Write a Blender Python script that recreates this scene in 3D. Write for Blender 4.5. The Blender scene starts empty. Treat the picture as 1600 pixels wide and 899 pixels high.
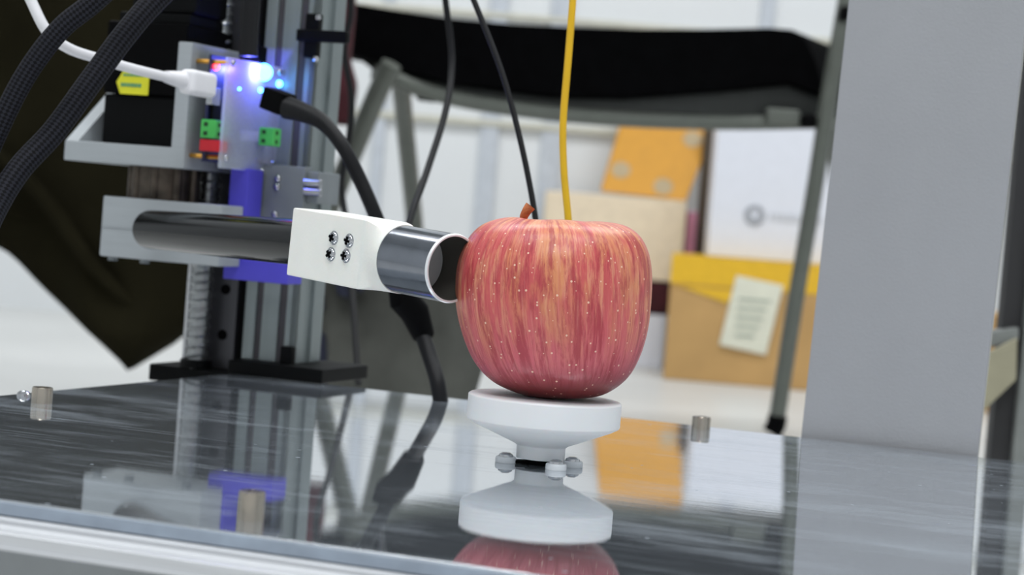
import bpy, bmesh, math, random
from mathutils import Vector, Matrix
random.seed(7)
S = bpy.context.scene
COL = S.collection
PI = math.pi

# ------------------------------------------------------------------ camera
FPX, CAMZ = 3300.0, 0.108
PITCH, ROLL = math.atan(115.6/3300.0), math.radians(4.5)
CAM = Vector((0, 0, CAMZ))
F = Vector((0, math.cos(PITCH), -math.sin(PITCH)))
r0 = Vector((1, 0, 0)); u0 = Vector((0, math.sin(PITCH), math.cos(PITCH)))
R = r0*math.cos(ROLL) + u0*math.sin(ROLL)
U = -r0*math.sin(ROLL) + u0*math.cos(ROLL)
cd = bpy.data.cameras.new('camera'); cam = bpy.data.objects.new('camera', cd); COL.objects.link(cam)
m = Matrix.Identity(4)
for i in range(3):
    m[i][0], m[i][1], m[i][2], m[i][3] = R[i], U[i], -F[i], CAM[i]
cam.matrix_world = m
cd.sensor_width = 36; cd.lens = 36*FPX/1600; cd.clip_start = 0.01; cd.clip_end = 50
cd.dof.use_dof = True; cd.dof.focus_distance = 0.905; cd.dof.aperture_fstop = 13.5
S.camera = cam

# ------------------------------------------------------------------ world, lamps, exposure
S.view_settings.view_transform = 'Standard'; S.view_settings.look = 'None'
S.view_settings.gamma = 1; S.view_settings.use_curve_mapping = False
S.view_settings.exposure = 0.0
w = bpy.data.worlds.new('world'); S.world = w; w.use_nodes = True
w.node_tree.nodes['Background'].inputs[0].default_value = (0.90, 0.94, 0.97, 1)
w.node_tree.nodes['Background'].inputs[1].default_value = 0.68

def lamp(x, y, sx, sy, power, col=(0.97, 0.985, 1.0)):
    l = bpy.data.lights.new('ceiling_lamp_light', 'AREA'); l.shape = 'RECTANGLE'; l.size = sx; l.size_y = sy
    l.energy = power; l.color = col
    o = bpy.data.objects.new('ceiling_lamp_light', l); COL.objects.link(o); o.location = (x, y, 2.27)
    return o
LAMPS = [(-0.9, 0.5, 20), (0.9, 0.5, 20), (-0.9, 2.5, 28), (0.9, 2.5, 28), (0.0, -1.0, 34)]  # last one is an added fill light behind the camera
for lx, ly, lp in LAMPS: lamp(lx, ly, 1.2, 0.3, lp)

# ------------------------------------------------------------------ helpers
def P(px, py, D):
    d = F + R*((px-800)/FPX) + U*((449.5-py)/FPX)
    return CAM + d*(D/d.y)
YAW = math.radians(20)
E1 = Vector((math.cos(YAW), -math.sin(YAW), 0)); E2 = Vector((math.sin(YAW), math.cos(YAW), 0))
CORNER = Vector((-0.162, 1.252, 0))
MF = Matrix.Translation(CORNER) @ Matrix.Rotation(-YAW, 4, 'Z')       # machine frame (a, b, z)
def A(px, py, b):
    d = F + R*((px-800)/FPX) + U*((449.5-py)/FPX)
    t = (b - (CAM-CORNER).dot(E2))/d.dot(E2)
    p = CAM + d*t
    return (p-CORNER).dot(E1), p.z
def MW(a, b, z): return MF @ Vector((a, b, z))

def lin(c):
    c = c/255
    return c/12.92 if c <= 0.04045 else ((c+0.055)/1.055)**2.4
def rgb(r, g, b): return (lin(r), lin(g), lin(b), 1)

def mat(name, col, rough=0.5, metal=0.0, var=0.06, scale=60, bump=0.0, coat=0.0, trans=0.0, ior=1.45, emit=None, es=0, spec=0.5, bscale=None, alpha=1, sss=0, stretch=None):
    m = bpy.data.materials.new(name); m.use_nodes = True; nt = m.node_tree; b = nt.nodes['Principled BSDF']
    b.inputs['Roughness'].default_value = rough; b.inputs['Metallic'].default_value = metal
    b.inputs['IOR'].default_value = ior; b.inputs['Coat Weight'].default_value = coat
    b.inputs['Transmission Weight'].default_value = trans; b.inputs['Alpha'].default_value = alpha
    b.inputs['Specular IOR Level'].default_value = spec
    if sss:
        b.inputs['Subsurface Weight'].default_value = sss; b.inputs['Subsurface Scale'].default_value = 0.004
    tc = nt.nodes.new('ShaderNodeTexCoord'); mp = nt.nodes.new('ShaderNodeMapping'); nt.links.new(tc.outputs['Object'], mp.inputs[0])
    if stretch: mp.inputs['Scale'].default_value = stretch
    n = nt.nodes.new('ShaderNodeTexNoise'); n.inputs['Scale'].default_value = scale; n.inputs['Detail'].default_value = 4
    nt.links.new(mp.outputs[0], n.inputs['Vector'])
    r = nt.nodes.new('ShaderNodeValToRGB')
    r.color_ramp.elements[0].position = 0.3; r.color_ramp.elements[1].position = 0.7
    r.color_ramp.elements[0].color = tuple(c*(1-var) for c in col[:3])+(1,)
    r.color_ramp.elements[1].color = tuple(min(1, c*(1+var)) for c in col[:3])+(1,)
    nt.links.new(n.outputs['Fac'], r.inputs[0]); nt.links.new(r.outputs[0], b.inputs['Base Color'])
    if bump:
        bp = nt.nodes.new('ShaderNodeBump'); bp.inputs['Strength'].default_value = bump; bp.inputs['Distance'].default_value = 0.001
        n2 = nt.nodes.new('ShaderNodeTexNoise'); n2.inputs['Scale'].default_value = bscale or scale*4; n2.inputs['Detail'].default_value = 5
        nt.links.new(mp.outputs[0], n2.inputs['Vector']); nt.links.new(n2.outputs['Fac'], bp.inputs['Height']); nt.links.new(bp.outputs[0], b.inputs['Normal'])
    if emit:
        b.inputs['Emission Color'].default_value = emit; b.inputs['Emission Strength'].default_value = es
    return m

def frame(ax, up=(0, 0, 1)):
    ax = ax.normalized(); up = Vector(up)
    if abs(ax.dot(up)) > 0.98: up = Vector((1, 0, 0)) if abs(ax.x) < 0.9 else Vector((0, 1, 0))
    s = ax.cross(up).normalized(); return s, s.cross(ax).normalized()

class MB:
    def __init__(s): s.bm = bmesh.new(); s.uv = s.bm.loops.layers.uv.new('uv')
    def box(s, x0, x1, y0, y1, z0, z1, M=None, bev=0.0, seg=2):
        t = bmesh.new(); bmesh.ops.create_cube(t, size=1)
        bmesh.ops.scale(t, vec=(abs(x1-x0), abs(y1-y0), abs(z1-z0)), verts=t.verts)
        bmesh.ops.translate(t, vec=((x0+x1)/2, (y0+y1)/2, (z0+z1)/2), verts=t.verts)
        if bev: bmesh.ops.bevel(t, geom=t.edges[:], offset=bev, segments=seg, affect='EDGES', profile=0.5)
        s.merge(t, M); return s
    def merge(s, t, M=None):
        if M is not None: bmesh.ops.transform(t, matrix=M, verts=t.verts)
        me = bpy.data.meshes.new('tmp'); t.to_mesh(me); t.free(); s.bm.from_mesh(me); bpy.data.meshes.remove(me)
    def prism(s, pts, vec, M=None, bev=0.0):
        t = bmesh.new(); v = [t.verts.new(p) for p in pts]; f = t.faces.new(v)
        r = bmesh.ops.extrude_face_region(t, geom=[f]); nv = [e for e in r['geom'] if isinstance(e, bmesh.types.BMVert)]
        bmesh.ops.translate(t, vec=vec, verts=nv); bmesh.ops.recalc_face_normals(t, faces=t.faces)
        if bev: bmesh.ops.bevel(t, geom=t.edges[:], offset=bev, segments=2, affect='EDGES', profile=0.5)
        s.merge(t, M); return s
    def sweep(s, pts, rad, seg=14, cap=True, up=(0, 0, 1)):
        n = len(pts); rad = rad if isinstance(rad, (list, tuple)) else [rad]*n
        rings = []; L = 0; ls = []
        prev = None
        for i, p in enumerate(pts):
            if i: L += (pts[i]-pts[i-1]).length
            ls.append(L)
            t = (pts[min(i+1, n-1)]-pts[max(i-1, 0)]).normalized()
            if prev is None: a, b = frame(t, up)
            else:
                a = (prev - t*prev.dot(t)).normalized(); b = t.cross(a)*-1; b = a.cross(t)
            prev = a
            rings.append([s.bm.verts.new(p + (a*math.cos(2*PI*k/seg) + b*math.sin(2*PI*k/seg))*rad[i]) for k in range(seg)])
        for i in range(n-1):
            for k in range(seg):
                f = s.bm.faces.new((rings[i][k], rings[i][(k+1) % seg], rings[i+1][(k+1) % seg], rings[i+1][k])); f.smooth = True
                for lp, (uu, vv) in zip(f.loops, ((k, i), (k+1, i), (k+1, i+1), (k, i+1))):
                    lp[s.uv].uv = (uu/seg, ls[vv]*100)
        if cap:
            s.bm.faces.new(rings[0][::-1]); s.bm.faces.new(rings[-1])
        return s
    def lathe(s, prof, origin, axis=Vector((0, 0, 1)), seg=48):
        a, b = frame(axis); axis = axis.normalized(); rings = []
        for r_, h in prof:
            c = origin + axis*h
            rings.append([s.bm.verts.new(c)] if r_ < 1e-7 else [s.bm.verts.new(c + (a*math.cos(2*PI*k/seg)+b*math.sin(2*PI*k/seg))*r_) for k in range(seg)])
        for i in range(len(rings)-1):
            p, q = rings[i], rings[i+1]
            for k in range(seg):
                k2 = (k+1) % seg
                if len(p) == 1 and len(q) == 1: continue
                if len(p) == 1: vs = (p[0], q[k2], q[k])
                elif len(q) == 1: vs = (p[k], p[k2], q[0])
                else: vs = (p[k], p[k2], q[k2], q[k])
                s.bm.faces.new(vs).smooth = True
        return s
    def cyl(s, p0, p1, r, seg=24, ch=0.0):
        ax = p1-p0; L = ax.length
        prof = [(0, 0), (r-ch, 0), (r, ch), (r, L-ch), (r-ch, L), (0, L)] if ch else [(0, 0), (r, 0), (r, L), (0, L)]
        return s.lathe(prof, p0, ax, seg)
    def build(s, name, material, parent=None, sharp=35, kind=None, label=None):
        bm = s.bm; bmesh.ops.recalc_face_normals(bm, faces=bm.faces)
        if parent is not None:
            bmesh.ops.transform(bm, matrix=WORLD[parent.name].inverted(), verts=bm.verts)
        sm = math.radians(sharp)
        for f in bm.faces: f.smooth = True
        for e in bm.edges:
            e.smooth = not (len(e.link_faces) == 2 and e.calc_face_angle(0) > sm)
        me = bpy.data.meshes.new(name); bm.to_mesh(me); bm.free(); me.materials.append(material)
        o = bpy.data.objects.new(name, me); COL.objects.link(o)
        wn = o.modifiers.new('weighted_normals', 'WEIGHTED_NORMAL'); wn.keep_sharp = True; wn.mode = 'FACE_AREA'; wn.weight = 50
        if parent is not None: o.parent = parent; WORLD[o.name] = WORLD[parent.name]
        else: WORLD[o.name] = Matrix.Identity(4)
        if kind: o['kind'] = kind
        if label: o['label'] = label
        return o
WORLD = {}
def thing(name, label, cat, loc, rotz=0.0, group=None):
    o = bpy.data.objects.new(name, None); COL.objects.link(o); o.location = loc; o.rotation_euler = (0, 0, rotz)
    o.empty_display_size = 0.02
    WORLD[o.name] = Matrix.Translation(Vector(loc)) @ Matrix.Rotation(rotz, 4, 'Z')
    o['label'] = label; o['category'] = cat
    if group: o['group'] = group
    return o
def tag(o, label, cat, group=None):
    o['label'] = label; o['category'] = cat
    if group: o['group'] = group
    # move the origin of a single-mesh thing to the foot of its mesh
    me = o.data; xs = [v.co for v in me.vertices]
    c = Vector(((min(v.x for v in xs)+max(v.x for v in xs))/2, (min(v.y for v in xs)+max(v.y for v in xs))/2, min(v.z for v in xs)))
    me.transform(Matrix.Translation(-c)); o.location = c; WORLD[o.name] = Matrix.Translation(c)
    return o
def copy_part(src, parent, dx):
    o = src.copy(); COL.objects.link(o); o.parent = parent; o.location = src.location + dx
    return o
def smooth_path(pts, n=8):
    out = []; q = [pts[0]*2-pts[1]] + pts + [pts[-1]*2-pts[-2]]
    for i in range(1, len(q)-2):
        for k in range(n):
            t = k/n; a, b, c, d = q[i-1], q[i], q[i+1], q[i+2]
            out.append(0.5*((2*b)+(c-a)*t+(2*a-5*b+4*c-d)*t*t+(3*b-a-3*c+d)*t**3))
    out.append(pts[-1]); return out

# ------------------------------------------------------------------ materials
M_wall = mat('white_painted_panel', rgb(216, 219, 221), 0.55, var=0.03, scale=3)
M_floor = mat('pale_floor', rgb(200, 201, 199), 0.35, var=0.04, scale=4)
M_trim = mat('beige_trim', rgb(192, 191, 178), 0.5)
M_seam = mat('grey_strip', rgb(188, 194, 202), 0.5)
M_alu = mat('brushed_aluminium', rgb(206, 208, 211), 0.4, 0.35, var=0.06, scale=30, stretch=(1, 30, 30))
M_pface = mat('aluminium_shade_grey', rgb(128, 132, 134), 0.5, 0.2)  # profile fronts: their shade is put into this darker colour
M_post = mat('anodised_profile', rgb(130, 139, 140), 0.4, 0.45, var=0.05, scale=20, stretch=(20, 20, 1))
M_slot = mat('profile_slot', rgb(72, 70, 74), 0.6, 0.3)
M_pillar = mat('grey_powder_coat', rgb(152, 154, 158), 0.6, var=0.02, scale=25, bump=0.15, bscale=900)
M_pedge = mat('pale_edge', rgb(196, 194, 184), 0.5)
M_black = mat('black_plastic', rgb(5, 5, 6), 0.6, var=0.2, spec=0.06)
M_blackm = mat('black_anodised', rgb(4, 5, 6), 0.55, 0.0, spec=0.12)
M_rail = mat('dark_rail_steel', rgb(72, 72, 76), 0.38, 0.6, stretch=(20, 20, 1))
M_steel = mat('polished_steel', rgb(190, 192, 196), 0.16, 1.0, var=0.1, scale=60)
M_screw = mat('ball_screw_steel', rgb(150, 153, 155), 0.3, 0.9, var=0.1)
M_grey = mat('grey_printed_plastic', rgb(156, 162, 166), 0.55, var=0.03, scale=40, bump=0.2, bscale=300, stretch=(1, 1, 12))
M_grey2 = mat('grey_carriage_metal', rgb(128, 134, 138), 0.5, 0.3)
M_blue = mat('blue_printed_plastic', rgb(72, 66, 186), 0.5, var=0.05)
M_white = mat('white_printed_plastic', rgb(236, 236, 230), 0.5, var=0.015, scale=80, bump=0.08, bscale=700, sss=0.1)
M_ped = mat('white_smooth_plastic', rgb(226, 228, 230), 0.5, var=0.01, sss=0.15)
M_wfoot = mat('pale_rubber_foot', rgb(226, 230, 234), 0.5)
M_brass = mat('brass', rgb(200, 150, 70), 0.3, 0.9)
M_copper = mat('dull_coupling_metal', rgb(84, 76, 68), 0.4, 0.7, var=0.5, scale=90)
M_green = mat('green_terminal_plastic', rgb(70, 178, 84), 0.45)
M_dgreen = mat('terminal_hole', rgb(14, 50, 22), 0.7)
M_red = mat('red_connector_plastic', rgb(196, 30, 44), 0.4)
M_yellow = mat('yellow_sticker', rgb(208, 206, 40), 0.55)
M_teal = mat('sticker_print', rgb(70, 140, 110), 0.6)
M_pcb = mat('circuit_board_blue', rgb(24, 30, 70), 0.45)
M_cable = mat('white_cable', rgb(226, 226, 230), 0.45, var=0.02)
M_bcable = mat('black_rubber_cable', rgb(14, 15, 18), 0.5, var=0.1, spec=0.3)
M_ycable = mat('yellow_wire_sheath', rgb(218, 174, 24), 0.4)
M_leg = mat('grey_green_chair_tube', rgb(96, 100, 94), 0.4, 0.2)
M_seat = mat('black_mesh_fabric', rgb(5, 5, 6), 1.0, var=0.3, spec=0.05)
M_under = mat('dark_grey_seat_shell', rgb(50, 52, 51), 0.7, spec=0.2)
M_card = mat('brown_cardboard', rgb(190, 152, 98), 0.8, var=0.1, scale=12)
M_tape = mat('yellow_tape', rgb(226, 180, 44), 0.35, var=0.05)
M_env = mat('yellow_padded_envelope', rgb(196, 138, 20), 0.5, var=0.05)
M_cream = mat('cream_board', rgb(226, 210, 184), 0.7)
M_wbox = mat('white_coated_carton', rgb(220, 223, 232), 0.5, var=0.02)
M_logo = mat('grey_print', rgb(158, 162, 170), 0.6)
M_logo2 = mat('pale_grey_print', rgb(198, 201, 208), 0.6)
M_label = mat('shipping_label', rgb(222, 222, 204), 0.6, var=0.05, scale=30)
M_lprint = mat('label_print', rgb(160, 172, 160), 0.6)
M_spot = mat('grey_spot_sticker', rgb(168, 150, 118), 0.6)
M_maroon = mat('maroon_cloth', rgb(64, 20, 28), 0.9, var=0.25, scale=40)
M_pink = mat('pink_cover', rgb(206, 140, 168), 0.6)
M_brown = mat('dark_brown_board', rgb(74, 64, 52), 0.7)
M_olive = mat('dark_olive_cloth', rgb(29, 27, 17), 1.0, spec=0.05, var=0.3, scale=8, bump=0.3, bscale=400)
M_bag = mat('dark_grey_bag_cloth', rgb(78, 79, 75), 0.95, var=0.45, spec=0.1, scale=10, bump=0.3, bscale=300)
M_navy = mat('navy_cloth', rgb(22, 26, 44), 0.8)
M_beige = mat('beige_painted_brace', rgb(150, 146, 124), 0.55)
M_stand = mat('grey_stand_tube', rgb(120, 124, 122), 0.5)
M_darkp = mat('charcoal_panel', rgb(40, 40, 42), 0.6)
M_stem = mat('apple_stem_bark', rgb(176, 104, 62), 0.7, var=0.35, scale=300, bump=0.5)
M_lens = mat('grey_lens_face', rgb(214, 216, 218), 0.4)
M_ledb = mat('blue_led', rgb(30, 90, 255), 0.3, emit=(0.08, 0.42, 1.0, 1), es=9)
M_ledr = mat('red_led', rgb(255, 30, 30), 0.3, emit=(1.0, 0.03, 0.04, 1), es=14)
M_lampd = mat('lamp_diffuser', rgb(250, 250, 250), 0.5, emit=(0.93, 0.97, 1, 1), es=3)

# steel nozzle: turned finish, very fine circumferential lines
M_noz = mat('turned_steel', rgb(136, 140, 148), 0.16, 1.0, var=0.12, scale=50)
M_lip = mat('satin_steel_rim', rgb(228, 230, 232), 0.4, 0.35)
M_inner = mat('dark_bore', rgb(96, 94, 88), 0.4, 0.5)

# carbon tube
M_tube = mat('glossy_black_tube', rgb(14, 15, 17), 0.13, 0.0, var=0.3, scale=40, spec=0.12, stretch=(8, 8, 60), ior=1.4)

# braided sleeve
def braid():
    m = mat('black_braided_sleeve', rgb(26, 27, 31), 0.7, spec=0.15); nt = m.node_tree; b = nt.nodes['Principled BSDF']
    uv = nt.nodes.new('ShaderNodeUVMap'); uv.uv_map = 'uv'
    mp = nt.nodes.new('ShaderNodeMapping'); mp.inputs['Scale'].default_value = (18, 7.5, 1); mp.inputs['Rotation'].default_value = (0, 0, 0.785)
    nt.links.new(uv.outputs[0], mp.inputs[0])
    ch = nt.nodes.new('ShaderNodeTexChecker'); ch.inputs['Scale'].default_value = 1.0
    ch.inputs[1].default_value = rgb(12, 12, 15); ch.inputs[2].default_value = rgb(38, 39, 46)
    nt.links.new(mp.outputs[0], ch.inputs[0]); nt.links.new(ch.outputs[0], b.inputs['Base Color'])
    bp = nt.nodes.new('ShaderNodeBump'); bp.inputs['Strength'].default_value = 0.4; bp.inputs['Distance'].default_value = 0.0006
    nt.links.new(ch.outputs['Fac'], bp.inputs['Height']); nt.links.new(bp.outputs[0], b.inputs['Normal'])
    return m
M_braid = braid()

def acrylic_top():
    """Dark sheet under a clear glossy coat, scratched and dusty."""
    m = bpy.data.materials.new('mirror_glossy_sheet'); m.use_nodes = True; nt = m.node_tree; b = nt.nodes['Principled BSDF']
    N = nt.nodes.new; L = nt.links.new
    out = nt.nodes['Material Output']
    b.inputs['Base Color'].default_value = rgb(224, 228, 232); b.inputs['Roughness'].default_value = 0.008; b.inputs['Metallic'].default_value = 1.0
    b.inputs['Coat Weight'].default_value = 0.3; b.inputs['Coat IOR'].default_value = 1.5; b.inputs['Coat Roughness'].default_value = 0.01
    tc = N('ShaderNodeTexCoord')
    mp = N('ShaderNodeMapping'); mp.inputs['Scale'].default_value = (5, 40, 1); mp.inputs['Rotation'].default_value = (0, 0, 0.12); L(tc.outputs['Object'], mp.inputs[0])
    n = N('ShaderNodeTexNoise'); n.inputs['Scale'].default_value = 3.0; n.inputs['Detail'].default_value = 7; n.inputs['Roughness'].default_value = 0.65; L(mp.outputs[0], n.inputs['Vector'])
    # streaky film: raises roughness and shows a grey haze of fine scratches
    bp = N('ShaderNodeBump'); bp.inputs['Strength'].default_value = 0.013; bp.inputs['Distance'].default_value = 0.001; L(n.outputs['Fac'], bp.inputs['Height'])
    L(bp.outputs[0], b.inputs['Normal']); L(bp.outputs[0], b.inputs['Coat Normal'])
    d = N('ShaderNodeBsdfDiffuse'); d.inputs[0].default_value = rgb(150, 158, 166)
    mx = N('ShaderNodeMixShader')
    # dust specks
    v = N('ShaderNodeTexVoronoi'); v.inputs['Scale'].default_value = 95; L(tc.outputs['Object'], v.inputs['Vector'])
    sz = N('ShaderNodeMath'); sz.operation = 'MULTIPLY'; sz.inputs[1].default_value = 0.11
    sc = N('ShaderNodeSeparateColor'); L(v.outputs['Color'], sc.inputs[0])
    pw = N('ShaderNodeMath'); pw.operation = 'POWER'; pw.inputs[1].default_value = 4; L(sc.outputs[0], pw.inputs[0]); L(pw.outputs[0], sz.inputs[0])
    lt = N('ShaderNodeMath'); lt.operation = 'LESS_THAN'; L(v.outputs['Distance'], lt.inputs[0]); L(sz.outputs[0], lt.inputs[1])
    # scratches
    mp2 = N('ShaderNodeMapping'); mp2.inputs['Scale'].default_value = (3, 130, 1); mp2.inputs['Rotation'].default_value = (0, 0, 0.06); L(tc.outputs['Object'], mp2.inputs[0])
    n2 = N('ShaderNodeTexNoise'); n2.inputs['Scale'].default_value = 4; n2.inputs['Detail'].default_value = 3; L(mp2.outputs[0], n2.inputs['Vector'])
    r2 = N('ShaderNodeMapRange'); r2.inputs[1].default_value = 0.53; r2.inputs[2].default_value = 0.72; r2.inputs[3].default_value = 0; r2.inputs[4].default_value = 0.38; L(n2.outputs['Fac'], r2.inputs[0])
    n3 = N('ShaderNodeTexNoise'); n3.inputs['Scale'].default_value = 7; n3.inputs['Detail'].default_value = 3; L(tc.outputs['Object'], n3.inputs['Vector'])
    r3 = N('ShaderNodeMapRange'); r3.inputs[1].default_value = 0.45; r3.inputs[2].default_value = 0.7; r3.inputs[3].default_value = 0.0; r3.inputs[4].default_value = 1.0; L(n3.outputs['Fac'], r3.inputs[0])
    mu = N('ShaderNodeMath'); mu.operation = 'MULTIPLY'; L(r2.outputs[0], mu.inputs[0]); L(r3.outputs[0], mu.inputs[1])
    mxm = N('ShaderNodeMath'); mxm.operation = 'MAXIMUM'; L(mu.outputs[0], mxm.inputs[0])
    l2 = N('ShaderNodeMath'); l2.operation = 'MULTIPLY'; l2.inputs[1].default_value = 0.8; L(lt.outputs[0], l2.inputs[0]); L(l2.outputs[0], mxm.inputs[1])
    hz = N('ShaderNodeMath'); hz.operation = 'ADD'; hz.inputs[1].default_value = 0.10; hz.use_clamp = True; L(mxm.outputs[0], hz.inputs[0])
    mp4 = N('ShaderNodeMapping'); mp4.inputs['Scale'].default_value = (5, 16, 1); L(tc.outputs['Object'], mp4.inputs[0])
    n4 = N('ShaderNodeTexNoise'); n4.inputs['Scale'].default_value = 1.6; n4.inputs['Detail'].default_value = 6; n4.inputs['Roughness'].default_value = 0.7; L(mp4.outputs[0], n4.inputs['Vector'])
    r4 = N('ShaderNodeMapRange'); r4.inputs[1].default_value = 0.5; r4.inputs[2].default_value = 0.72; r4.inputs[3].default_value = 0; r4.inputs[4].default_value = 0.30; L(n4.outputs['Fac'], r4.inputs[0])
    ad = N('ShaderNodeMath'); ad.operation = 'ADD'; ad.use_clamp = True; L(hz.outputs[0], ad.inputs[0]); L(r4.outputs[0], ad.inputs[1])
    L(ad.outputs[0], mx.inputs[0]); L(b.outputs[0], mx.inputs[1]); L(d.outputs[0], mx.inputs[2]); L(mx.outputs[0], out.inputs[0])
    return m
M_sheet = acrylic_top()
M_sedge = mat('acrylic_edge', rgb(150, 162, 176), 0.25, var=0.15, scale=60, coat=0.6)

def cover_mat():
    m = bpy.data.materials.new('frosted_acrylic_cover'); m.use_nodes = True; nt = m.node_tree; N = nt.nodes.new; L = nt.links.new
    out = nt.nodes['Material Output']; b = nt.nodes['Principled BSDF']
    b.inputs['Base Color'].default_value = rgb(225, 235, 238); b.inputs['Roughness'].default_value = 0.25
    tr = N('ShaderNodeBsdfTranslucent'); tr.inputs[0].default_value = (0.85, 0.9, 0.95, 1)
    tp = N('ShaderNodeBsdfTransparent')
    m1 = N('ShaderNodeMixShader'); m1.inputs[0].default_value = 0.6; L(b.outputs[0], m1.inputs[1]); L(tr.outputs[0], m1.inputs[2])
    n = N('ShaderNodeTexNoise'); n.inputs['Scale'].default_value = 30
    mr = N('ShaderNodeMapRange'); mr.inputs[3].default_value = 0.5; mr.inputs[4].default_value = 0.62; L(n.outputs['Fac'], mr.inputs[0])
    m2 = N('ShaderNodeMixShader'); L(mr.outputs[0], m2.inputs[0]); L(m1.outputs[0], m2.inputs[1]); L(tp.outputs[0], m2.inputs[2]); L(m2.outputs[0], out.inputs[0])
    return m
M_cover = cover_mat()

def apple_mat():
    m = bpy.data.materials.new('apple_skin'); m.use_nodes = True; nt = m.node_tree; b = nt.nodes['Principled BSDF']; N = nt.nodes.new; L = nt.links.new
    uv = N('ShaderNodeUVMap'); uv.uv_map = 'uv'                      # u, v = cosine / sine scaled ring coordinate is avoided: object space is used
    tc = N('ShaderNodeTexCoord')
    at = N('ShaderNodeAttribute'); at.attribute_name = 'stripe'      # (cos phi, sin phi, t): stripes follow the meridians
    def noise(scale, det, rough=0.5):
        mp = N('ShaderNodeMapping'); mp.inputs['Scale'].default_value = scale; L(at.outputs['Vector'], mp.inputs[0])
        n = N('ShaderNodeTexNoise'); n.inputs['Scale'].default_value = 1; n.inputs['Detail'].default_value = det; n.inputs['Roughness'].default_value = rough; n.inputs['Distortion'].default_value = 0.25
        L(mp.outputs[0], n.inputs['Vector']); return n.outputs['Fac']
    def mix(fac, a, c, mode='MIX'):
        x = N('ShaderNodeMix'); x.data_type = 'RGBA'; x.blend_type = mode
        if isinstance(fac, float): x.inputs[0].default_value = fac
        else: L(fac, x.inputs[0])
        for i, q in ((6, a), (7, c)):
            if isinstance(q, tuple): x.inputs[i].default_value = q
            else: L(q, x.inputs[i])
        return x.outputs[2]
    def rng(v, lo, hi, a=0.0, c=1.0):
        r = N('ShaderNodeMapRange'); r.inputs[1].default_value = lo; r.inputs[2].default_value = hi; r.inputs[3].default_value = a; r.inputs[4].default_value = c
        r.interpolation_type = 'SMOOTHSTEP'; L(v, r.inputs[0]); return r.outputs[0]
    def mul(a, c):
        x = N('ShaderNodeMath'); x.operation = 'MULTIPLY'; L(a, x.inputs[0])
        if isinstance(c, float): x.inputs[1].default_value = c
        else: L(c, x.inputs[1])
        return x.outputs[0]
    sx = N('ShaderNodeSeparateXYZ'); L(at.outputs['Vector'], sx.inputs[0]); T = sx.outputs[2]
    broad = noise((3.4, 3.4, 4.0), 4, 0.6); streak = noise((18, 18, 7), 6, 0.7); fine = noise((44, 44, 5.0), 4, 0.65)
    base = mix(rng(T, 0.22, 0.5), rgb(208, 100, 114), rgb(200, 88, 88))          # pinker towards the foot
    base = mix(rng(T, 0.68, 0.84), base, rgb(210, 112, 108))
    midband = mul(rng(T, 0.26, 0.5), rng(T, 0.92, 0.76))
    yel = mix(mul(mul(rng(broad, 0.43, 0.58), 0.85), midband), base, rgb(216, 146, 98))
    c1 = mix(mul(mul(rng(streak, 0.48, 0.62), 0.6), midband), yel, rgb(226, 164, 124))
    c2 = mix(mul(rng(noise((8, 8, 5.5), 7, 0.72), 0.46, 0.60), 0.78), c1, rgb(162, 46, 60))
    c3 = mix(mul(rng(fine, 0.5, 0.66), 0.40), c2, rgb(172, 58, 66))
    c4 = mix(mul(rng(noise((50, 50, 8), 4), 0.56, 0.7), 0.28), c3, rgb(226, 148, 136))
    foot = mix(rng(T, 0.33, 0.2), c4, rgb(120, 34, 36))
    # lenticels
    v = N('ShaderNodeTexVoronoi'); v.inputs['Scale'].default_value = 380; L(tc.outputs['Object'], v.inputs['Vector'])
    sc = N('ShaderNodeSeparateColor'); L(v.outputs['Color'], sc.inputs[0])
    v2 = rng(sc.outputs[0], 0.1, 1.0, 0.03, 0.18)
    d = N('ShaderNodeMath'); d.operation = 'LESS_THAN'; L(v.outputs['Distance'], d.inputs[0]); L(v2, d.inputs[1])
    c5 = mix(mul(d.outputs[0], 0.85), foot, rgb(240, 206, 180))
    L(c5, b.inputs['Base Color'])
    b.inputs['Roughness'].default_value = 0.36; b.inputs['Subsurface Weight'].default_value = 0.12; b.inputs['Subsurface Scale'].default_value = 0.003
    b.inputs['Subsurface Radius'].default_value = (1, 0.4, 0.25)
    bp = N('ShaderNodeBump'); bp.inputs['Strength'].default_value = 0.25; bp.inputs['Distance'].default_value = 0.0006
    L(fine, bp.inputs['Height']); L(bp.outputs[0], b.inputs['Normal'])
    return m
M_apple = apple_mat()

# ------------------------------------------------------------------ room shell
FZ = -0.132
def struct(name, mb, m):
    o = mb.build(name, m); o['kind'] = 'structure'; return o
WY = 3.78
struct('floor', MB().box(-3.2, 3.2, -2.4, WY+0.1, FZ-0.05, FZ), M_floor)
struct('wall_back', MB().box(-3.2, 3.2, WY, WY+0.1, FZ, 2.3), M_wall)
struct('wall_left', MB().box(-3.3, -3.2, -2.4, WY+0.1, FZ, 2.3), M_wall)
struct('wall_right', MB().box(3.2, 3.3, -2.4, WY+0.1, FZ, 2.3), M_wall)
struct('ceiling', MB().box(-3.3, 3.3, -2.4, WY+0.1, 2.3, 2.35), M_wall)
def hz(px, py):  return P(px, py, WY).z
z1 = hz(950, 38); z2 = hz(920, 205)
struct('trim_1', MB().box(-3.2, 3.2, WY-0.012, WY+0.01, z1-0.005, z1+0.005, bev=0.002), M_trim)
struct('trim_2', MB().box(-3.2, 3.2, WY-0.012, WY+0.01, z2-0.006, z2+0.006, bev=0.002), M_trim)
for i, (px, wd) in enumerate(((590, 0.01), (762, 0.016), (860, 0.018), (1180, 0.012), (380, 0.01))):
    x = P(px, 250, WY).x
    struct('trim_%d' % (i+3), MB().box(x-wd, x+wd, WY-0.009, WY+0.01, FZ, 2.3, bev=0.002), M_seam)
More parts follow.
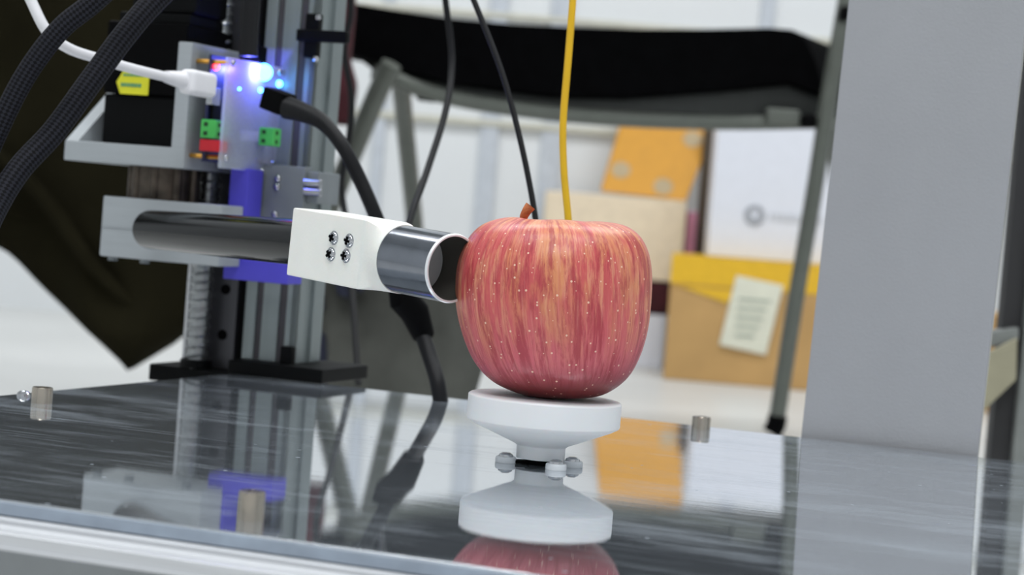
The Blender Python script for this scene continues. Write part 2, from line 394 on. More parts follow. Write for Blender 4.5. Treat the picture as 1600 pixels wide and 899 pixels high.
for lx, ly, lp in LAMPS:
    t = thing('ceiling_lamp', 'long white ceiling lamp panel '+('near the back wall' if ly > 2 else 'over the machine' if ly > 0 else 'added behind the camera as front fill')+(', left' if lx < 0 else ', right' if lx > 0 else '')+', above the photograph', 'lamp', (lx, ly, 2.3), 0, 'ceiling lamps')
    MB().box(lx-0.62, lx+0.62, ly-0.17, ly+0.17, 2.275, 2.3, bev=0.004).build('housing', M_wall, t)

# ------------------------------------------------------------------ machine base
PW, PD = 0.66, 0.521                                   # plate width (a) and depth (b)
base = thing('machine_base', 'low mirror-glossy plate on aluminium profile frame, scratched and dusty, filling the foreground', 'machine base', MW(PW/2, -PD/2, FZ), -YAW)
MB().box(0, PW, -PD, 0, -0.0045, 0, MF, bev=0.0006).build('acrylic_sheet', M_sheet, base, label='mirror-like dusty sheet')
MB().box(-0.0005, PW, -PD-0.0012, -PD+0.0003, -0.005, -0.0006, MF, bev=0.0003).build('sheet_edge', M_sedge, base, label='pale translucent front edge of the sheet')
MB().box(0.002, PW-0.002, -PD+0.002, -0.002, -0.009, -0.0045, MF).build('backing_plate', M_rail, base)
def extrusion(a0, a1, b0, b1, zt, name='frame_profile', lbl=None):
    """20 x 40 slotted profile running along a or b"""
    mb = MB(); H = 0.030
    if a1-a0 > b1-b0:
        W_ = b1-b0; g = W_/4
        mb.box(a0, a1, b0, b1, zt-H, zt-0.0035, MF, bev=0.0012)
        for k in range(5):
            c = b0 + W_*(k+0.5)/5
            hh = (0.0040, 0.0024, 0.0034, 0.0030, 0.0046)[k]
            mb.box(a0, a1, c-W_/11, c+W_/11, zt-0.004, zt-0.0035+hh, MF, bev=0.0005)
        mb.box(a0, a1, b0-0.0012, b0+0.001, zt-0.0125, zt-0.0035, MF, bev=0.0005)
        mb.box(a0, a1, b0-0.0012, b0+0.001, zt-0.030, zt-0.021, MF, bev=0.0005)
    else:
        mb.box(a0, a1, b0, b1, zt-H, zt, MF, bev=0.0012)
    o = mb.build(name, M_alu, base, label=lbl)
    if a1-a0 > b1-b0:
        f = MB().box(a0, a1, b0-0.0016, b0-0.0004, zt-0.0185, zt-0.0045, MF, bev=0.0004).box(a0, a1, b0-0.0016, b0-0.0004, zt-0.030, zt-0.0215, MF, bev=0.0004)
        f.build('profile_face', M_pface, base, label='front face of the profile, its shade painted as darker grey')
    return o
extrusion(-0.06, PW, -PD-0.028, -PD-0.0014, -0.0062, lbl='bright slotted aluminium profile along the front')
extrusion(0, PW, -0.045, -0.004, -0.0095)
extrusion(0.0, 0.04, -PD+0.004, -0.046, -0.0095)
extrusion(PW-0.04, PW, -PD+0.004, -0.046, -0.0095)
MB().box(-0.06, PW, -PD-0.0255, -PD, -0.062, -0.0395, MF, bev=0.001).build('lower_rail', M_slot, base)
for a, b in ((0.02, -PD+0.02), (PW-0.02, -PD+0.02), (0.02, -0.025), (PW-0.02, -0.025)):
    MB().box(a-0.018, a+0.018, b-0.018, b+0.018, FZ, -0.0395, MF, bev=0.002).build('leg', M_post, base)
# cylindrical cap screws standing on the sheet
def on_plate(px, py):
    d = F + R*((px-800)/FPX) + U*((449.5-py)/FPX); t = -CAM.z/d.z; return CAM + d*t
def cap_screw(px, py, r_, h, name='cap_screw'):
    p = on_plate(px, py); z = Vector((0, 0, 1))
    o = MB().lathe([(0, 0), (r_*1.0, 0), (r_, h*0.9), (r_*0.93, h), (r_*0.55, h), (r_*0.5, h*0.99), (r_*0.5, h*0.55), (0, h*0.5)], p, z, 36)
    return o.build(name, M_nick, base)
M_nick = mat('nickel_cap_screw', rgb(176, 168, 156), 0.25, 1.0, var=0.1)
cap_screw(65, 630, 0.0050, 0.0076)
cap_screw(391, 812, 0.0045, 0.0096)
cap_screw(1095, 671, 0.0050, 0.0068)
p = on_plate(37, 619)
MB().lathe([(0, 0), (0.0035, 0), (0.0033, 0.0012), (0.002, 0.0024), (0, 0.0028)], p, seg=20).build('button_screw', M_steel, base)

# ------------------------------------------------------------------ pedestal
PC = on_plate(843.5, 725.5)
ped = thing('pedestal', 'white round flared pedestal under the apple, on a short neck', 'stand', PC)
Z = Vector((0, 0, 1))
MB().lathe([(0, 0.0292), (0.0325, 0.0294), (0.0334, 0.0288), (0.0335, 0.0283), (0.0335, 0.0188), (0.0331, 0.0180), (0.0300, 0.0163), (0.0118, 0.0087), (0.0107, 0.0078), (0.0106, 0.0025), (0, 0.0025)], PC, Z, 96).build('platform', M_ped, ped, sharp=50)
MB().lathe([(0, 0), (0.0065, 0), (0.0065, 0.0026), (0, 0.0026)], PC, Z, 32).build('shaft', M_black, ped)
for px, py in ((790, 723), (868.5, 734.5), (894, 730), (838, 716)):
    q = on_plate(px, py)
    f = MB().lathe([(0, 0), (0.0044, 0), (0.0046, 0.0004), (0.0045, 0.0022), (0.0041, 0.0027), (0, 0.0027)], q, Z, 36).build('foot', M_wfoot, ped)
    MB().lathe([(0, 0.0026), (0.0033, 0.0026), (0.0030, 0.0036), (0.0017, 0.0044), (0.0006, 0.0044), (0, 0.0040)], q, Z, 28).build('screw', M_steel, f)
    d = (q-PC); d.z = 0
    if px != 868.5:
        s_, u_ = frame(d)
        MB().prism([PC+s_*0.003+Z*0.0003, q+s_*0.0028+Z*0.0003, q-s_*0.0028+Z*0.0003, PC-s_*0.003+Z*0.0003], Vector((0, 0, 0.0011))).build('arm', M_black, ped)

# ------------------------------------------------------------------ apple
AD = PC.y + 0.002
Lc = [(880, 601), (862, 610), (832, 615.5), (798, 607), (766, 590), (741, 562), (724, 525), (713, 482), (711, 440), (716, 402), (731, 370), (752, 349), (783, 337.5), (806, 339), (819, 346), (828, 358), (832, 372)]
Rc = [(880, 601), (900, 611), (927, 617), (956, 607), (983, 584), (1001, 550), (1012, 510), (1017, 466), (1018, 427), (1013, 393), (999, 366), (975, 349.5), (938, 344), (898, 346), (866, 350), (843, 361), (832, 372)]
def cr(pts, t):
    n = len(pts)-1; x = t*n; i = min(int(x), n-1); u = x-i
    g = lambda k: pts[max(0, min(n, k))]
    a, b, c, d = g(i-1), g(i), g(i+1), g(i+2)
    return tuple(0.5*(2*b[j]+(c[j]-a[j])*u+(2*a[j]-5*b[j]+4*c[j]-d[j])*u*u+(3*b[j]-a[j]-3*c[j]+d[j])*u**3) for j in (0, 1))
bm = bmesh.new(); at = bm.verts.layers.float_vector.new('stripe')
NT, NS = 110, 128; rings = []
for i in range(NT+1):
    t = i/NT; l = cr(Lc, t); r = cr(Rc, t)
    pl = P(l[0], l[1], AD); pr = P(r[0], r[1], AD); c = (pl+pr)/2; h = (pr-pl)/2; hl = h.length
    if i in (0, NT):
        v = bm.verts.new(c); v[at] = (0, 0, t); rings.append([v]); continue
    ring = []
    for k in range(NS):
        ph = 2*PI*k/NS
        wob = 1+0.010*math.cos(5*ph+0.7)*math.sin(PI*t)+0.006*math.sin(3*ph+2)*math.sin(PI*t)
        if abs(math.cos(ph)) > 0.97: wob = 1+(wob-1)*0.4
        p = c + h*math.cos(ph)*wob + Vector((0, hl*math.sin(ph)*wob, 0.0012*math.cos(5*ph)*max(0, t-0.7)/0.3))
        v = bm.verts.new(p); v[at] = (math.cos(ph), math.sin(ph), t); ring.append(v)
    rings.append(ring)
for i in range(NT):
    p_, q_ = rings[i], rings[i+1]
    for k in range(NS):
        k2 = (k+1) % NS
        if len(p_) == 1: bm.faces.new((p_[0], q_[k2], q_[k]))
        elif len(q_) == 1: bm.faces.new((p_[k], p_[k2], q_[0]))
        else: bm.faces.new((p_[k], p_[k2], q_[k2], q_[k]))
bmesh.ops.recalc_face_normals(bm, faces=bm.faces)
for f in bm.faces: f.smooth = True
zmin = min(v.co.z for v in bm.verts)
dz = (PC.z+0.0294) - zmin
AB = Vector((P(885, 610, AD).x, AD, PC.z+0.0294))
bmesh.ops.translate(bm, vec=Vector((0, 0, dz))-AB, verts=bm.verts)
me = bpy.data.meshes.new('skin'); bm.to_mesh(me); bm.free(); me.materials.append(M_apple)
apple = thing('apple', 'ripe red and yellow striped apple with pale specks, resting on the white pedestal', 'apple', AB)
o = bpy.data.objects.new('skin', me); COL.objects.link(o); o.parent = apple; WORLD[o.name] = WORLD[apple.name]
sp = [P(832, 368, AD), P(824, 355, AD-0.002), P(818, 342, AD-0.004), P(823, 330, AD-0.006), P(829, 322, AD-0.006)]
MB().sweep(smooth_path(sp, 5), [0.0013+0.0011*(i/20)**1.3 for i in range(21)], 12).build('stem', M_stem, apple, label='short orange brown stem')

# ------------------------------------------------------------------ probe: tube, block, nozzle
T0 = P(236, 359, 1.19); B0 = P(464, 375, 0.985); B1 = P(606, 406, 0.938)
N1 = P(708, 420, 0.905)
ax = (N1-B0).normalized(); ax = Vector((ax.x, ax.y, ax.z)).normalized()
probe = thing('probe_arm', 'black tube carrying a white block and a steel nozzle against the apple', 'probe', T0)
T1 = B0 + ax*0.0165; TD = (T1-T0).normalized(); TL = (T1-T0).length
MB().lathe([(0, 0), (0.0108, 0), (0.0110, 0.0004), (0.0110, TL), (0, TL)], T0, TD, 48).build('tube', M_tube, probe, label='glossy black tube')
side, upv = frame(ax)                                  # side = to the camera's right/back, upv = up
_d = F + R*((628-800)/FPX) + U*((449.5-409)/FPX)
_n = ax.cross(_d).cross(_d).normalized(); LB = (CAM-B0).dot(_n)/ax.dot(_n) - 0.0035; hb = 0.0155; tb = 0.0128
MBk = Matrix(((ax.x, side.x, upv.x, B0.x), (ax.y, side.y, upv.y, B0.y), (ax.z, side.z, upv.z, B0.z), (0, 0, 0, 1)))
near = -1 if (MBk.to_3x3() @ Vector((0, 1, 0))).y > 0 else 1
mb = MB().box(0.0112, LB-0.0095, -tb, tb, -hb, hb, MBk, bev=0.0007)
# far end of the block swells and rounds off into the collar of the nozzle
n = 72; bmx = mb.bm; rr_ = []
for j in range(9):
    f_ = j/8; e_ = f_*f_*(3-2*f_); ring = []
    for k in range(n):
        an = 2*PI*k/n; c_, s_ = math.cos(an), math.sin(an)
        q = 1/max(abs(c_)/(tb-0.00005), abs(s_)/(hb-0.00005)); rad_ = q*(1-e_)+0.0153*e_
        ring.append(bmx.verts.new(MBk @ Vector((LB-0.0102+0.0142*f_, c_*rad_, s_*rad_))))
    rr_.append(ring)
for j in range(8):
    for k in range(n): bmx.faces.new((rr_[j][k], rr_[j][(k+1) % n], rr_[j+1][(k+1) % n], rr_[j+1][k]))
bmx.faces.new(rr_[-1])
block = mb.build('mounting_block', M_white, probe, label='white printed block with four cross-head screws')
NS0 = MBk @ Vector((LB+0.0035, 0, 0)); NL = (N1-NS0).dot(ax)
ro, ri = 0.0150, 0.0138
MB().lathe([(0, 0), (ro-0.0003, 0), (ro, 0.0004), (ro, NL-0.001)], NS0, ax, 80).lathe([(0, NL-0.0270), (ri, NL-0.0270)], NS0, ax, 80).build('nozzle', M_noz, probe, label='turned steel nozzle')
MB().lathe([(ri, NL-0.0271), (ri, NL-0.0006)], NS0, ax, 80).build('bore', M_inner, probe)
MB().lathe([(ro, NL-0.0012), (ro+0.0001, NL-0.0008), (ro-0.0004, NL), (ri+0.0001, NL), (ri, NL-0.0008)], NS0, ax, 80).build('nozzle_lip', M_lip, probe, label='bright polished rim')
MB().lathe([(0, NL-0.0225), (ri-0.0002, NL-0.0225), (ri-0.0002, NL-0.0230)], NS0, ax, 64).build('lens', M_lens, probe, label='grey flat disc inside the nozzle')
nrm = (MBk.to_3x3() @ Vector((0, near, 0))).normalized()
def ray_face(px, py):
    """where the pixel's ray meets the near face of the block"""
    d = F + R*((px-800)/FPX) + U*((449.5-py)/FPX); p0 = MBk @ Vector((0, near*tb, 0))
    t = (p0-CAM).dot(nrm)/d.dot(nrm); return CAM + d*t
for px, py in ((521.5, 372), (545.5, 376.5), (517, 397.5), (540.5, 400)):
    q = ray_face(px, py); rs = 0.0028
    sc_ = MB().lathe([(rs+0.0005, 0), (rs+0.0004, 0.0002), (rs, 0.0004), (rs*0.98, 0.0007), (rs*0.8, 0.0012), (rs*0.45, 0.0015), (0, 0.00155)], q-nrm*0.0001, nrm, 28).build('screw', M_steel, block, label='cross-head screw')
    a_, b_ = frame(nrm); th = random.random()*1.5
    a2 = a_*math.cos(th)+b_*math.sin(th); b2 = b_*math.cos(th)-a_*math.sin(th)
    mb = MB()
    for u_, v_ in ((a2, b2), (b2, a2)):
        c0 = q+nrm*0.00075
        mb.prism([c0+u_*0.0018+v_*0.00055, c0-u_*0.0018+v_*0.00055, c0-u_*0.0018-v_*0.00055, c0+u_*0.0018-v_*0.00055], nrm*0.00098)
    M4 = M_black; o = mb.build('cross_recess', M4, probe)
    o.parent = block

# ------------------------------------------------------------------ linear stage (machine frame)
st = thing('linear_stage', 'vertical aluminium linear stage with ball screw and dark rail, behind the black tube', 'linear stage', MW(0.01, 0.02, 0), -YAW)
ZT = 0.52
def mbox(px0, px1, pyt, pyb, b0, b1, py_ref=None, bev=0.0008):
    """box in the machine frame, from its front face seen at plane b0"""
    pm = (px0+px1)/2
    a0, _ = A(px0, (pyt+pyb)/2, b0); a1, _ = A(px1, (pyt+pyb)/2, b0)
    _, zt = A(pm, pyt, b0); _, zb = A(pm, pyb, b0)
    return MB().box(a0, a1, b0, b1, zb, zt, MF, bev=bev)
a_l, _ = A(232, 580, -0.004); 
MB().box(a_l, -0.001, -0.004, 0.062, -0.009, 0.001, MF, bev=0.001).build('base_bracket', M_blackm, st)
aR, _ = A(508, 580, 0.0)
MB().box(-0.001, aR, -0.004, 0.062, 0.0002, 0.0085, MF, bev=0.001).build('base_bracket', M_blackm, st)
# post with slots
ap0, _ = A(378, 540, 0.012); ap1, _ = A(459, 540, 0.012)
wp = ap1-ap0
post = MB()
post.box(ap0+0.002, ap1-0.002, 0.014, 0.050, 0.0085, ZT, MF)
for u0_, u1_ in ((0.0, 0.22), (0.34, 0.66), (0.80, 1.0)):
    post.box(ap0+wp*u0_, ap0+wp*u1_, 0.012, 0.017, 0.0085, ZT, MF, bev=0.0006)
for u0_, u1_ in ((0.0, 0.3), (0.62, 1.0)):
    post.box(ap1-0.004, ap1, 0.012+0.038*u0_, 0.012+0.038*u1_, 0.0085, ZT, MF, bev=0.0006)
pst = post.build('post', M_post, st, label='silver slotted aluminium post')
MB().box(ap0+wp*0.23, ap0+wp*0.33, 0.0132, 0.016, 0.009, ZT, MF).build('slot', M_slot, pst)
MB().box(ap0+wp*0.67, ap0+wp*0.79, 0.0132, 0.016, 0.009, ZT, MF).build('slot', M_slot, pst)
# dark rail with holes
ra0, _ = A(322, 520, 0.012); ra1, _ = A(374, 520, 0.012)
MB().box(ra0, ra1-0.003, 0.012, 0.03, 0.001, ZT, MF, bev=0.0008).build('rail', M_rail, st, label='dark grey rail with round holes')
MB().box(ra1-0.003, ap0, 0.016, 0.03, 0.001, ZT, MF).build('rail_groove', M_blackm, st)
for k in range(-1, 6):
    zc = A(343, 523, 0.012)[1] + k*(A(349, 452, 0.012)[1]-A(343, 523, 0.012)[1])
    if zc < 0.008: continue
    ac = (ra0+ra1)/2
    MB().cyl(MW(ac, 0.0116, zc), MW(ac, 0.016, zc), 0.0031, 20).build('rail_hole', M_black, st)
# ball screw
sa, _ = A(307, 520, 0.0); 
ctr = lambda z: MW(sa, 0.002, z)
mb = MB().cyl(ctr(0.0), ctr(ZT), 0.0058, 24)
pts = []; pitch = 0.0055; nn = int((ZT-0.004)/pitch*14)
for k in range(nn):
    an = 2*PI*k/14; z = 0.004+pitch*k/14
    pts.append(MW(sa+0.0058*math.cos(an), 0.002+0.0058*math.sin(an), z))
mb.sweep(pts, 0.0011, 6)
mb.build('ball_screw', M_screw, st, label='shiny threaded ball screw')
ga, _ = A(286, 520, 0.0)
MB().cyl(MW(ga, 0.004, 0), MW(ga, 0.004, ZT), 0.0016, 12).build('guide_rod', M_alu, st)
MB().cyl(MW(sa, 0.002, 0.001), MW(sa, 0.002, 0.006), 0.0095, 24, 0.0006).build('screw_bearing', M_blackm, st)
# carriage plates with screws
cp = mbox(392, 474, 258, 352, -0.004, 0.006).build('carriage_plate', M_grey2, st)
mbox(474, 497, 268, 318, 0.0, 0.03).build('carriage_side', M_grey2, st)
for px, py in ((434, 279), (433, 292), (430, 336), (409, 268)):
    a, z = A(px, py, -0.004)
    MB().lathe([(0, 0), (0.0022, 0), (0.0020, 0.0014), (0.0010, 0.0022), (0, 0.0022)], MW(a, -0.004, z), -E2, 20).build('plate_screw', M_steel, cp)
for py in (286, 300):
    a, z = A(486, py, 0.0)
    MB().cyl(MW(a-0.003, -0.003, z), MW(a+0.008, -0.003, z), 0.0024, 20, 0.0004).build('thumb_screw', M_steel, st)
# blue bracket
mb = mbox(352, 396, 262, 438, -0.030, -0.003)
mbb = mbox(352, 462, 410, 436, -0.030, -0.003)
a0, zt = A(358, 262, -0.03); a1, zb = A(371, 438, -0.03); a2, zm = A(446, 413, -0.03)
MB().prism([Vector((a0-0.001, -0.026, zt)), Vector((a1, -0.026, zt)), Vector((a1, -0.026, zm)), Vector((a2, -0.026, zm)), Vector((a2, -0.026, zb)), Vector((a0-0.001, -0.026, zb))], Vector((0, 0.019, 0)), MF, bev=0.0006).build('blue_bracket', M_blue, st, label='blue printed L-shaped bracket')
mb.bm.free(); mbb.bm.free()
# black clamp cross on the post with two screws
a, z = A(487, 56, 0.008)
cc = MB().box(a-0.004, a+0.005, 0.006, 0.012, z-0.013, z+0.013, MF, bev=0.001).box(a-0.009, a+0.024, 0.005, 0.011, z-0.0035, z+0.0035, MF, bev=0.001).build('cable_clamp', M_blackm, st, label='black cross-shaped clamp')
for px, py in ((496, 27), (492, 92)):
    a, z = A(px, py, 0.006)
    MB().lathe([(0, 0), (0.0018, 0), (0.0015, 0.0012), (0, 0.0018)], MW(a, 0.007, z), -E2, 16).build('clamp_screw', M_steel, cc)
# small black clip at the post's foot
a, z = A(448, 560, 0.008)
MB().box(a-0.004, a+0.004, 0.006, 0.012, z-0.006, z+0.007, MF, bev=0.001).build('foot_clip', M_blackm, st)
# clamp block holding the tube
FB = -0.052
mb = mbox(163, 236, 308, 404, FB, 0.0)
a0, zt = A(163, 306, FB); _, zb = A(200, 404, FB); a1, _ = A(345, 350, FB)
clamp = MB()
al, _ = A(142, 350, FB)
clamp.prism([Vector((al, FB+0.012, zb)), Vector((a0, FB, zb)), Vector((a1, FB, zb)), Vector((a1, 0.0, zb)), Vector((al, 0.0, zb))], Vector((0, 0, zt-zb)), MF, bev=0.0008)
mb.bm.free()
clamp.box(a0, a1-0.004, FB-0.0005, FB+0.002, (zt+zb)/2-0.0004, (zt+zb)/2+0.0004, MF)
cb = clamp.build('clamp_block', M_grey, st, label='grey printed clamp block gripping the black tube')
for px in (190, 240, 330):
    a, z = A(px, 404, FB+0.02)
    MB().cyl(MW(a, FB+0.01, zb-0.0025), MW(a, FB+0.01, zb+0.001), 0.0028, 18).build('clamp_nut', M_grey2, cb)
# ribbed coupling between motor shelf and clamp
ca0, cz0 = A(193, 268, -0.03); ca1, cz1 = A(300, 306, -0.03); cc_a = (ca0+ca1)/2; rr = (ca1-ca0)/2
mb = MB()
z0c, z1c = zt-0.0002, A(245, 250, -0.03)[1]
for k in range(9):
    an = 2*PI*k/9
    mb.cyl(MW(cc_a+rr*0.82*math.cos(an), -0.022+rr*0.75*math.sin(an), z0c), MW(cc_a+rr*0.82*math.cos(an), -0.022+rr*0.75*math.sin(an), z1c), 0.0028, 14)
mb.cyl(MW(cc_a, -0.022, z0c), MW(cc_a, -0.022, z1c), rr*0.8, 24)
mb.build('coupling', M_copper, st, label='ribbed brass coloured coupling')
# motor shelf: shelf slab, side wall, gusset
FS = -0.058; BK = 0.012
sL, szb = A(99, 250, FS); _, szt = A(99, 220, FS)
w0, _ = A(272, 160, FS); w1, wzt = A(301, 66, FS); _, wzb = A(300, 262, FS)
_, stop_l = A(180, 224, FS); _, sbot = A(180, 256, FS)
sh = MB().box(sL, w1, FS, BK, sbot, stop_l, MF, bev=0.0008).box(w0, w1, FS, BK, stop_l-0.001, wzt, MF, bev=0.0008)
gb, gz = A(176, 108, BK)
sh.prism([Vector((sL, FS+0.0002, stop_l-0.0005)), Vector((sL, BK, stop_l-0.0005)), Vector((sL, BK, gz)), Vector((sL, BK-0.006, gz))], Vector((0.0085, 0, 0)), MF, bev=0.0006)
sh.build('motor_shelf', M_grey, st, label='grey printed shelf with slanted gusset holding the motor')

# ------------------------------------------------------------------ motor
mo = thing('stepper_motor', 'black square motor with a yellow sticker sitting in the grey printed shelf', 'motor', MW((sL+w0)/2, -0.02, stop_l), -YAW)
ma0 = sL+0.0088; _, mzm = A(230, 150, -0.045); _, mzt = A(230, 36, -0.04)
ma1 = w0-0.0003
MB().box(ma0+0.008, ma1, -0.046, 0.008, stop_l+0.0001, mzm, MF, bev=0.0015).build('lower_body', M_blackm, mo)
mbd = MB().box(ma0+0.008, ma1, -0.048, 0.008, mzm+0.0004, mzt, MF, bev=0.0015).build('upper_body', M_black, mo)
MB().box(ma0+0.012, ma1-0.002, -0.042, 0.004, mzt, mzt+0.006, MF, bev=0.001).box(ma0+0.018, ma1, -0.040, 0.0, mzt+0.0062, mzt+0.05, MF, bev=0.003).build('end_cap', M_blackm, mo)
la0, lz0 = A(181, 146, -0.0482); la1, lz1 = A(234, 113, -0.0482)
stk = MB().prism([Vector((la0+0.003, -0.0482, lz0)), Vector((la1, -0.0482, lz0)), Vector((la1, -0.0482, lz1)), Vector((la0+0.004, -0.0482, lz1)), Vector((la0, -0.0482, (lz0+lz1)/2))], Vector((0, -0.0003, 0)), MF).build('sticker', M_yellow, mo, label='yellow sticker with small teal print')
hL = lz1-lz0; wL = la1-la0
mb = MB()
for k, (u_, v_) in enumerate(((0.2, 0.78), (0.15, 0.32))):
    x = la0+wL*u_
    for j in range(9):
        ww = wL*random.choice((0.04, 0.055, 0.07))
        if x+ww > la0+wL*(0.95 if k == 0 else 0.85): break
        mb.box(x, x+ww, -0.0488, -0.0484, lz0+hL*v_, lz0+hL*(v_+(0.10 if k == 0 else 0.16)), MF); x += ww+wL*0.02
mb.build('sticker_print', M_teal, stk)

# ------------------------------------------------------------------ controller board on the shelf's right side
bd = thing('controller_board', 'small circuit board with glowing blue lights under a clear frosted cover', 'circuit board', MW(w1, -0.03, wzb+0.03), -YAW)
bz0, bz1 = wzb+0.002, wzt-0.006
pa = w1+0.009; ca = w1+0.0205
MB().box(pa, pa+0.0016, FS+0.004, BK-0.002, bz0+0.002, bz1, MF).build('board', M_pcb, bd)
MB().box(ca, ca+0.0022, FS+0.002, BK+0.006, bz0-0.001, bz1-0.001, MF, bev=0.0004).build('cover', M_cover, bd, label='clear frosted cover lit blue at the top')
for b_ in (FS+0.007, BK-0.004):
    for z_ in (bz0+0.005, bz1-0.004):
        MB().cyl(MW(w1-0.0005, b_, z_), MW(ca-0.0002, b_, z_), 0.0014, 6).build('standoff', M_brass, bd)
        MB().lathe([(0, 0), (0.0019, 0), (0.0016, 0.0012), (0, 0.0016)], MW(ca+0.0022, b_, z_), E1, 16).build('cover_screw', M_steel, bd)
def term(px, py, b_, a_, name, m_, w_=0.0095, h_=0.0105, d_=0.010):
    _, z = A(px, py, b_)
    o = MB().box(a_, a_+w_, b_, b_+d_, z-h_/2, z+h_/2, MF, bev=0.0005).build(name, m_, bd)
    return o, z
for px, py, b_, a_ in ((335, 202, FS+0.001, pa-0.0005), (424, 214, -0.016, ca+0.004)):
    o, z = term(px, py, b_, a_, 'terminal_block', M_green)
    for dz_ in (-0.0026, 0.0026):
        MB().box(a_+0.002, a_+0.0045, b_-0.0002, b_+0.001, z+dz_-0.0011, z+dz_+0.0011, MF).build('wire_hole', M_dgreen, bd).parent = o
        MB().box(a_+0.0093, a_+0.0098, b_+0.003, b_+0.0055, z+dz_-0.0011, z+dz_+0.0011, MF).build('wire_hole', M_dgreen, bd).parent = o
# the far terminal's pin header reaches through the cover to the board
_, zz = A(424, 214, -0.016)
MB().box(pa+0.001, ca+0.0045, -0.012, -0.008, zz-0.003, zz+0.003, MF).build('pin_header', M_alu, bd)
term(334, 228, FS+0.001, pa-0.0005, 'power_socket', M_red, 0.0125, 0.0065)
term(333, 150, FS+0.002, pa+0.001, 'usb_socket', M_steel, 0.004, 0.010)
term(333, 172, FS+0.006, pa+0.0018, 'chip', M_blackm, 0.002, 0.014)
term(412, 84, -0.018, pa, 'plug_housing', M_black, 0.013, 0.009)
# leds
def led(px, py, b_, a_, r_, m_, name):
    d = F + R*((px-800)/FPX) + U*((449.5-py)/FPX); n_ = E1
    p0 = MW(a_, 0, 0); t = (p0-CAM).dot(n_)/d.dot(n_); q = CAM+d*t
    return MB().lathe([(r_*math.cos(t_)*1.0, r_*math.sin(t_)) for t_ in [-0.6+i*(PI/2+0.6)/8 for i in range(9)]], q, E1, 20).build(name, m_, bd), q
o, qb = led(412, 113, 0, ca+0.0026, 0.0052, M_ledb, 'blue_led')
led(436, 131, 0, ca+0.0026, 0.0022, M_ledb, 'blue_led'); led(407, 141, 0, ca+0.0026, 0.0016, M_ledb, 'blue_led'); led(374, 139, 0, ca+0.0026, 0.0010, M_ledb, 'blue_led')
led(337, 104, 0, pa+0.0016, 0.0022, M_ledr, 'red_led'); led(330, 120, 0, pa+0.0016, 0.0010, M_ledr, 'red_led')
for off, e_ in ((-0.006, 0.10), (0.010, 0.003)):
    l = bpy.data.lights.new('blue_led_light', 'POINT'); l.energy = e_; l.color = (0.12, 0.12, 1.0); l.shadow_soft_size = 0.001
    o = bpy.data.objects.new('blue_led_light', l); COL.objects.link(o); o.location = qb + E1*off - E2*0.008

# ------------------------------------------------------------------ cables
def cable(name, label, pts, rad, m_, cat='cable', n=8, seg=14, group=None):
    t = thing(name, label, cat, pts[-1], 0, group)
    MB().sweep(smooth_path(pts, n), rad, seg).build('sleeve', m_, t)
    return t
cable('braided_cable', 'outer thick black braided cable crossing the top left corner', [P(230, -75, 1.00), P(150, 0, 1.0), (P(95, 45, 1.0)), P(45, 110, 1.0), P(5, 185, 1.0), P(-30, 270, 1.0), P(-55, 380, 0.99)], 0.0052, M_braid, seg=20)
cable('braided_cable', 'inner thick black braided cable, second from the top left corner, passing over the white cable', [P(330, -80, 1.05), P(248, -5, 1.04), P(195, 55, 1.03), P(140, 130, 1.02), P(85, 205, 1.01), P(30, 265, 1.0), P(-10, 330, 0.99), P(-50, 420, 0.97)], 0.0060, M_braid, seg=20)
wc = thing('white_usb_cable', 'white cable with a rounded white plug, plugged into the circuit board', 'cable', P(290, 125, 1.165))
MB().sweep(smooth_path([P(30, -40, 1.06), P(48, 0, 1.06), P(74, 50, 1.06), P(108, 76, 1.07), P(155, 92, 1.09), P(205, 107, 1.11), P(262, 121, 1.14)], 8), 0.0027, 14).build('cord', M_cable, wc)
pd = (P(332, 134, 1.175)-P(262, 120, 1.14)).normalized()
MB().sweep([P(260, 120, 1.14), P(274, 123, 1.147), P(290, 126, 1.153)], [0.0033, 0.0042, 0.0052], 16).build('strain_relief', M_cable, wc)
s_, u_ = frame(pd); pc = P(311, 131, 1.16)
Mx = Matrix(((pd.x, s_.x, u_.x, pc.x), (pd.y, s_.y, u_.y, pc.y), (pd.z, s_.z, u_.z, pc.z), (0, 0, 0, 1)))
MB().box(-0.012, 0.0105, -0.0055, 0.0055, -0.0068, 0.0068, Mx, bev=0.003, seg=4).build('plug', M_cable, wc)
mb = MB()
for k in range(5): mb.box(-0.001+k*0.0017, 0.0001+k*0.0017, -0.00565, -0.0054, -0.0022, -0.0006, Mx)
mb.build('plug_print', M_logo, wc)
# black usb cable with square plug
uc = thing('black_usb_cable', 'thick black cable running from the board down behind the white block to the plate', 'cable', P(690, 618, 1.2))
k1 = P(500, 190, 1.17)
MB().sweep(smooth_path([P(448, 168, 1.185), P(474, 176, 1.18), P(505, 192, 1.175), P(535, 228, 1.17), P(562, 280, 1.17), P(586, 335, 1.17), P(612, 400, 1.18), P(635, 460, 1.19), P(655, 510, 1.20)], 8), [0.0066, 0.0060, 0.0052, 0.0044, 0.0040, 0.0040, 0.0040, 0.0042, 0.0042][0:1]*1+[0.0066-0.0026*min(1, i/20) for i in range(1, 65)], 16).build('cord', M_bcable, uc)
d_ = (P(450, 168, 1.185)-P(414, 154, 1.195)).normalized(); s_, u_ = frame(d_); pc = P(430, 158, 1.19)
Mx = Matrix(((d_.x, s_.x, u_.x, pc.x), (d_.y, s_.y, u_.y, pc.y), (d_.z, s_.z, u_.z, pc.z), (0, 0, 0, 1)))
MB().box(-0.006, 0.010, -0.006, 0.006, -0.006, 0.0065, Mx, bev=0.0012).build('plug', M_black, uc)
